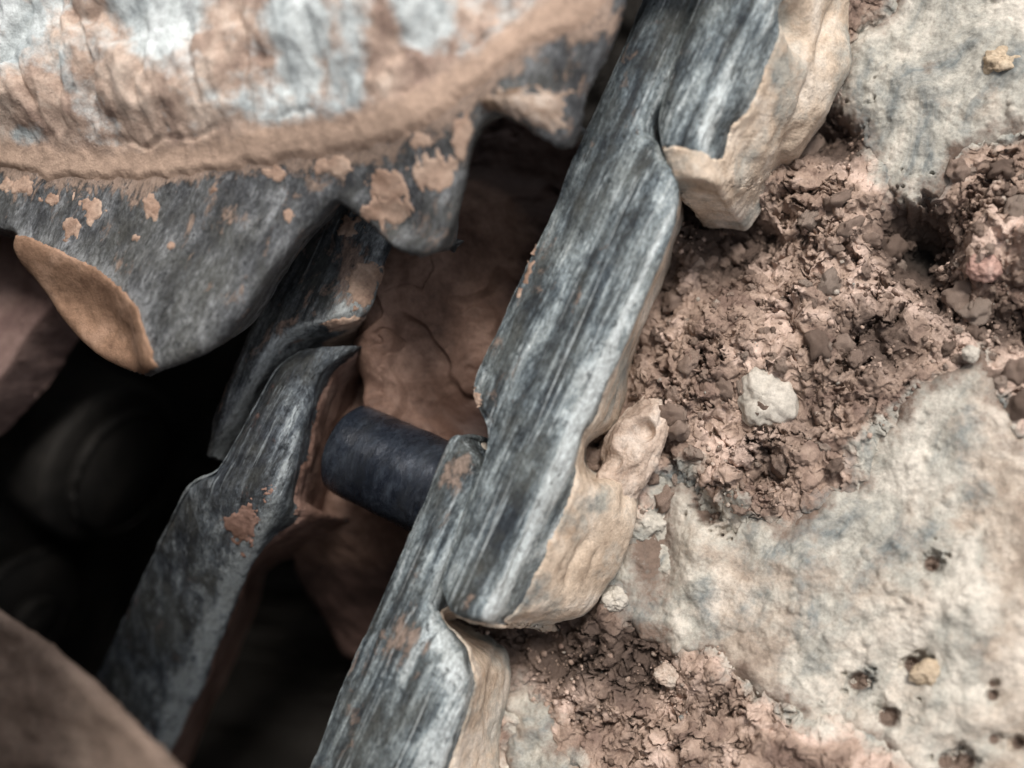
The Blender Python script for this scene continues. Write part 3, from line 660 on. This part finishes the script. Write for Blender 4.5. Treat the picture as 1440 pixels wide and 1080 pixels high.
for q, (x, y, rx, ry, a) in enumerate([(610, 248, 32, 28, 1.05), (545, 262, 26, 30, .95), (652, 190, 15, 32, .95), (540, 298, 48, 24, 1.0), (20, 262, 24, 14, .85), (70, 280, 16, 10, .75), (130, 292, 22, 20, .85), (215, 290, 14, 22, .75), (100, 315, 12, 12, .7), (240, 345, 10, 8, .6), (385, 245, 20, 14, .8), (470, 235, 26, 14, .8), (405, 300, 8, 12, .7), (190, 335, 7, 7, .65), (300, 275, 10, 14, .6), (600, 195, 30, 14, .8)]):
    sp_crust('mud_patch', patch_mask([(x, y, rx, ry, a)]), M_orange, .0007, 93 + q, .0006, None, None, [(x - 2.2 * rx, y - 2.2 * ry), (x + 2.2 * rx, y - 2.2 * ry), (x + 2.2 * rx, y + 2.2 * ry), (x - 2.2 * rx, y + 2.2 * ry)])
def flank_mask(p3, px, py, d):
    dF, _ = sdf(p3[:, :2], FLANK); return .5 - (dF + .0008) / .002
sp_crust('tooth_flank_mud', flank_mask, M_flank, .0012, 95, .0006, None, None, [(-20, 300), (260, 300), (260, 560), (-20, 560)])
sp_crust('tooth_tip_mud', patch_mask([(745, 152, 62, 34, 1.1), (700, 150, 30, 20, .8)]), M_cream, .003, 97, .0006, lambda p3, px, py: fbm(p3, .01, 4, seed=98) * .005, lambda p3, px, py: dict(tint=np.full(len(p3), .2), wet_shade=.5 + fbm(p3, .01, 3, seed=99)), [(640, 80), (840, 80), (840, 220), (640, 220)])

# ------------------------------------------------------------------ left side: guard plate, roller, frame beam
GP = poly_plan([(-320, 300), (-100, 310), (20, 322), (70, 360), (84, 405), (62, 440), (30, 480), (0, 526), (-80, 610), (-320, 780)], 0.0, 5)
og2 = (float(GP[:, 0].mean()), float(GP[:, 1].mean()), -0.03)
o = relief('guard_plate', GP, 0.0, .03, M_plate, None, .0008, .003, lambda p3: fbm(p3, .03, 4, seed=101) * .003, lambda v: dict(tint=v[:, 2] * 0, wet_shade=v[:, 2] * 0), 0, og2)
o.location = og2; tag(o, 'dusky pink-brown plate at the left edge behind the lowest sprocket tooth', 'plate')
BM_ = poly_plan([(-420, 520), (-200, 690), (-60, 812), (0, 862), (60, 905), (130, 962), (200, 1030), (262, 1092), (340, 1180), (420, 1290), (100, 1500), (-420, 1400)], 0.09, 5)
og3 = (float(BM_[:, 0].mean()), float(BM_[:, 1].mean()), -0.02)
o = relief('frame_beam', BM_, 0.09, .07, M_beam, None, .0012, .005, lambda p3: fbm(p3 * np.array([1, 2.2, 1]), .04, 4, seed=103) * .004, lambda v: dict(tint=v[:, 2] * 0, wet_shade=v[:, 2] * 0), -.8, og3)
o.location = og3; tag(o, 'dusty brown steel frame beam crossing the bottom left corner', 'beam')
# unseen slab and plates added to shade the hollow, built as a machine underside
def prism(name, poly, z0, z1, mat, parent, origin):
    n = len(poly); v = np.array([(x, y, z0) for x, y in poly] + [(x, y, z1) for x, y in poly])
    bm = bmesh.new(); vs = [bm.verts.new(tuple(q - np.array(origin))) for q in v]
    bm.faces.new(vs[:n][::-1]); bm.faces.new(vs[n:])
    for i in range(n): bm.faces.new((vs[i], vs[(i + 1) % n], vs[n + (i + 1) % n], vs[n + i]))
    bmesh.ops.recalc_face_normals(bm, faces=bm.faces); bmesh.ops.bevel(bm, geom=bm.edges[:], offset=.006, segments=2, affect='EDGES')
    me = bpy.data.meshes.new(name); bm.to_mesh(me); bm.free(); return obj(name, me, mat, parent)
def uv2(u, a): q = ACROSS * u + ALONG * a; return (q[0], q[1])
BZ = .23; BU = .035
og6 = (-.4, -.3, BZ)
body = thing('shade_body', 'unseen machine underside, added to shade the hollow at the lower left', 'shade slab', og6)
bq = P(np.array([-60, -60, 620]), np.array([0, 1150, 1150]), BZ)[:, :2]; bq[0][1] = .06; print('shade_plan', bq)
shade_plan = [tuple(bq[0]), tuple(bq[1]), tuple(bq[2]), (bq[2][0] + .05, -1.4), (-1.4, -1.4), (-1.4, bq[0][1])]
prism('shade_slab', shade_plan, BZ, BZ + .02, M_beam, body, og6)
prism('shade_side', [(bq[0][0] - .03, bq[0][1] - .02), (bq[0][0] - .045, bq[0][1] - .02), (bq[1][0] - .045, -1.3), (bq[1][0] - .03, -1.3)], BZ + .021, BZ + .5, M_beam, body, og6)
prism('shade_rib', [uv2(-.30, .0), uv2(-.30, 1.3), uv2(-.33, 1.3), uv2(-.33, .0)], -.24, BZ - .001, M_shade_black, body, og6)
# roller low in the dark hollow
rc = P(20, 860, -0.13)
rol = thing('track_roller', 'roller drum coloured black for shade, deep in the hollow at the lower left', 'roller', (float(rc[0]), float(rc[1]), -0.2))
og4 = tuple(rol.location)
tube('drum', rc - ACROSS * .05, rc + ACROSS * .0, .036, M_shade_black, rol, origin=og4)
tube('flange', rc + ACROSS * .002, rc + ACROSS * .012, .046, M_shade_black, rol, origin=og4, m=4)
tube('axle_cap', rc + ACROSS * .013, rc + ACROSS * .022, .018, M_shade_black, rol, origin=og4, m=4)
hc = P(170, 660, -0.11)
mot = thing('drive_housing', 'drive housing coloured black for shade, behind the left rail', 'housing', (float(hc[0]), float(hc[1]), -0.2))
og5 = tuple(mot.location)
tube('casing', hc - ACROSS * .06 , hc - ACROSS * .005, .05, M_shade_black, mot, origin=og5)
tube('cover', hc - ACROSS * .004, hc + ACROSS * .006, .038, M_shade_black, mot, origin=og5, m=4)

# ------------------------------------------------------------------ stones and clods
def soil_z(xy):
    p = np.array([[xy[0], xy[1], 0.0]]); return float(soil(p)[0][0])
def stone(px, py, rx, ry, rz, mat, seed, label, rough=.35, ang=0, lift=.3, z=-0.075):
    o = blob('stone', px, py, z, rx, ry, rz, mat, None, seed, rough, ang, n=48); tag(o, label, 'stone'); return o
stone(1078, 562, .0130, .0165, .013, M_stone, 5, 'smooth pale grey stone half sunk in the crumbled mud', .4, 15, z=-.077)
stone(1384, 376, .0068, .0062, .006, M_rose, 8, 'small rose-coloured stone lying in brown mud near the right edge', .5, 0)
stone(1366, 497, .0034, .0036, .003, M_stone, 13, 'tiny pale pebble in dark mud below the rose-coloured stone', .5, 30, z=-.072)
stone(864, 843, .0062, .0058, .005, M_stone, 21, 'lumpy grey pebble beside the lower end of the middle link', .6, 0)
stone(938, 950, .006, .005, .005, M_cream, 31, 'pale pebble in dark mud near the bottom edge', .7, 0, z=-.078)
stone(1302, 945, .006, .005, .004, M_yellow, 35, 'ochre crumb on the rim of a pit in the pale shoe', .6, 20)
stone(1405, 88, .0068, .0056, .006, M_yellow, 37, 'cream lump stuck on the grey-tinged shoe at the top right', .7, 20)
# crumbs
import bmesh
def clod_mesh(seed, sub):
    bm = bmesh.new(); bmesh.ops.create_icosphere(bm, subdivisions=sub, radius=1.0)
    co = np.array([v.co[:] for v in bm.verts]); r = 1 + .9 * fbm(co, .9, 3, seed=seed) + .5 * ridged(co, .8, 3, seed=seed + 3) - .25
    co = co * r[:, None] * np.array([1, .8 + .3 * math.sin(seed), .7]); fa = np.array([[v.index for v in f.verts] for f in bm.faces]); bm.free(); return co, fa
protos = [clod_mesh(s, 3) for s in range(10)]
pmesh = []
for q, (c, f) in enumerate(protos):
    me = mesh_from('mud_clod', c, f, dict(tint=np.full(len(c), (q % 5) * .1), wet_shade=np.full(len(c), (q % 4) * .2))); me.materials.append(M_clod); pmesh.append(me)
def scatter(n, rmin, rmax, seed):
    r_ = np.random.RandomState(seed); out = []
    while len(out) < n:
        X = r_.uniform(880, 1460, 4000); Y = r_.uniform(170, 720, 4000)
        X2 = r_.uniform(650, 1240, 4000); Y2 = r_.uniform(880, 1100, 4000)
        X = np.concatenate([X, X2]); Y = np.concatenate([Y, Y2])
        p = P(X, Y, -0.075); near = near_shoe(p)
        dn = fbm(p, .03, 3, seed=seed + 50)
        ok = ((near > .002) & (dn > -.1)) | ((near > -.012) & (dn > .12))
        for (x, y) in zip(X[ok], Y[ok]):
            # keep clear of the links
            if y < 720 and x < 960 + max(0, (300 - y)) * 1.0 - (y - 300) * .22 * (y > 300): continue
            if y > 870 and x < 735 and y > 930: continue
            out.append((x, y))
            if len(out) >= n: break
        r_.shuffle(out) if False else None
    sz = rmin * (rmax / rmin) ** (r_.rand(n) ** 2.2)
    return np.array(out[:n]), sz, r_
XY, SZ, r_ = scatter(200, .0016, .0075, 5)
pts = P(XY[:, 0], XY[:, 1], -0.074); zz, _, wt = soil(pts)
for k in range(len(pts)):
    o = bpy.data.objects.new('mud_clod', pmesh[k % 10]); SC.collection.objects.link(o)
    o.location = (pts[k, 0], pts[k, 1], zz[k] - SZ[k] * .15); o.rotation_euler = tuple(r_.rand(3) * 6.28); o.scale = (SZ[k],) * 3
    tag(o, 'brown crumb of mud among others in the broken mud between the shoes', 'mud clod', 'loose clods between the shoes')
XY, SZ, r_ = scatter(2600, .0004, .0018, 15)
pts = P(XY[:, 0], XY[:, 1], -0.074); zz, _, _ = soil(pts)
small = [clod_mesh(s + 20, 1) for s in range(8)]
V = []; F = []; off = 0; TT = []; WW = []
for k in range(len(pts)):
    c, f = small[k % 8]; a = r_.rand() * 6.28; ca, sa = math.cos(a), math.sin(a)
    R = np.array([[ca, -sa, 0], [sa, ca, 0], [0, 0, 1]])
    V.append((c @ R.T) * SZ[k] + np.array([pts[k, 0], pts[k, 1], zz[k] + SZ[k] * .2])); F.append(f + off); off += len(c); TT.append(np.full(len(c), .5 * r_.rand() ** 2)); WW.append(np.full(len(c), r_.rand() ** 2 * .9))
o = obj('mud_crumbs', mesh_from('mud_crumbs', np.concatenate(V), np.concatenate(F), dict(tint=np.concatenate(TT), wet_shade=np.concatenate(WW))), M_clod)
o['kind'] = 'stuff'; tag(o, 'fine brown mud crumbs scattered between the shoes', 'mud crumbs')
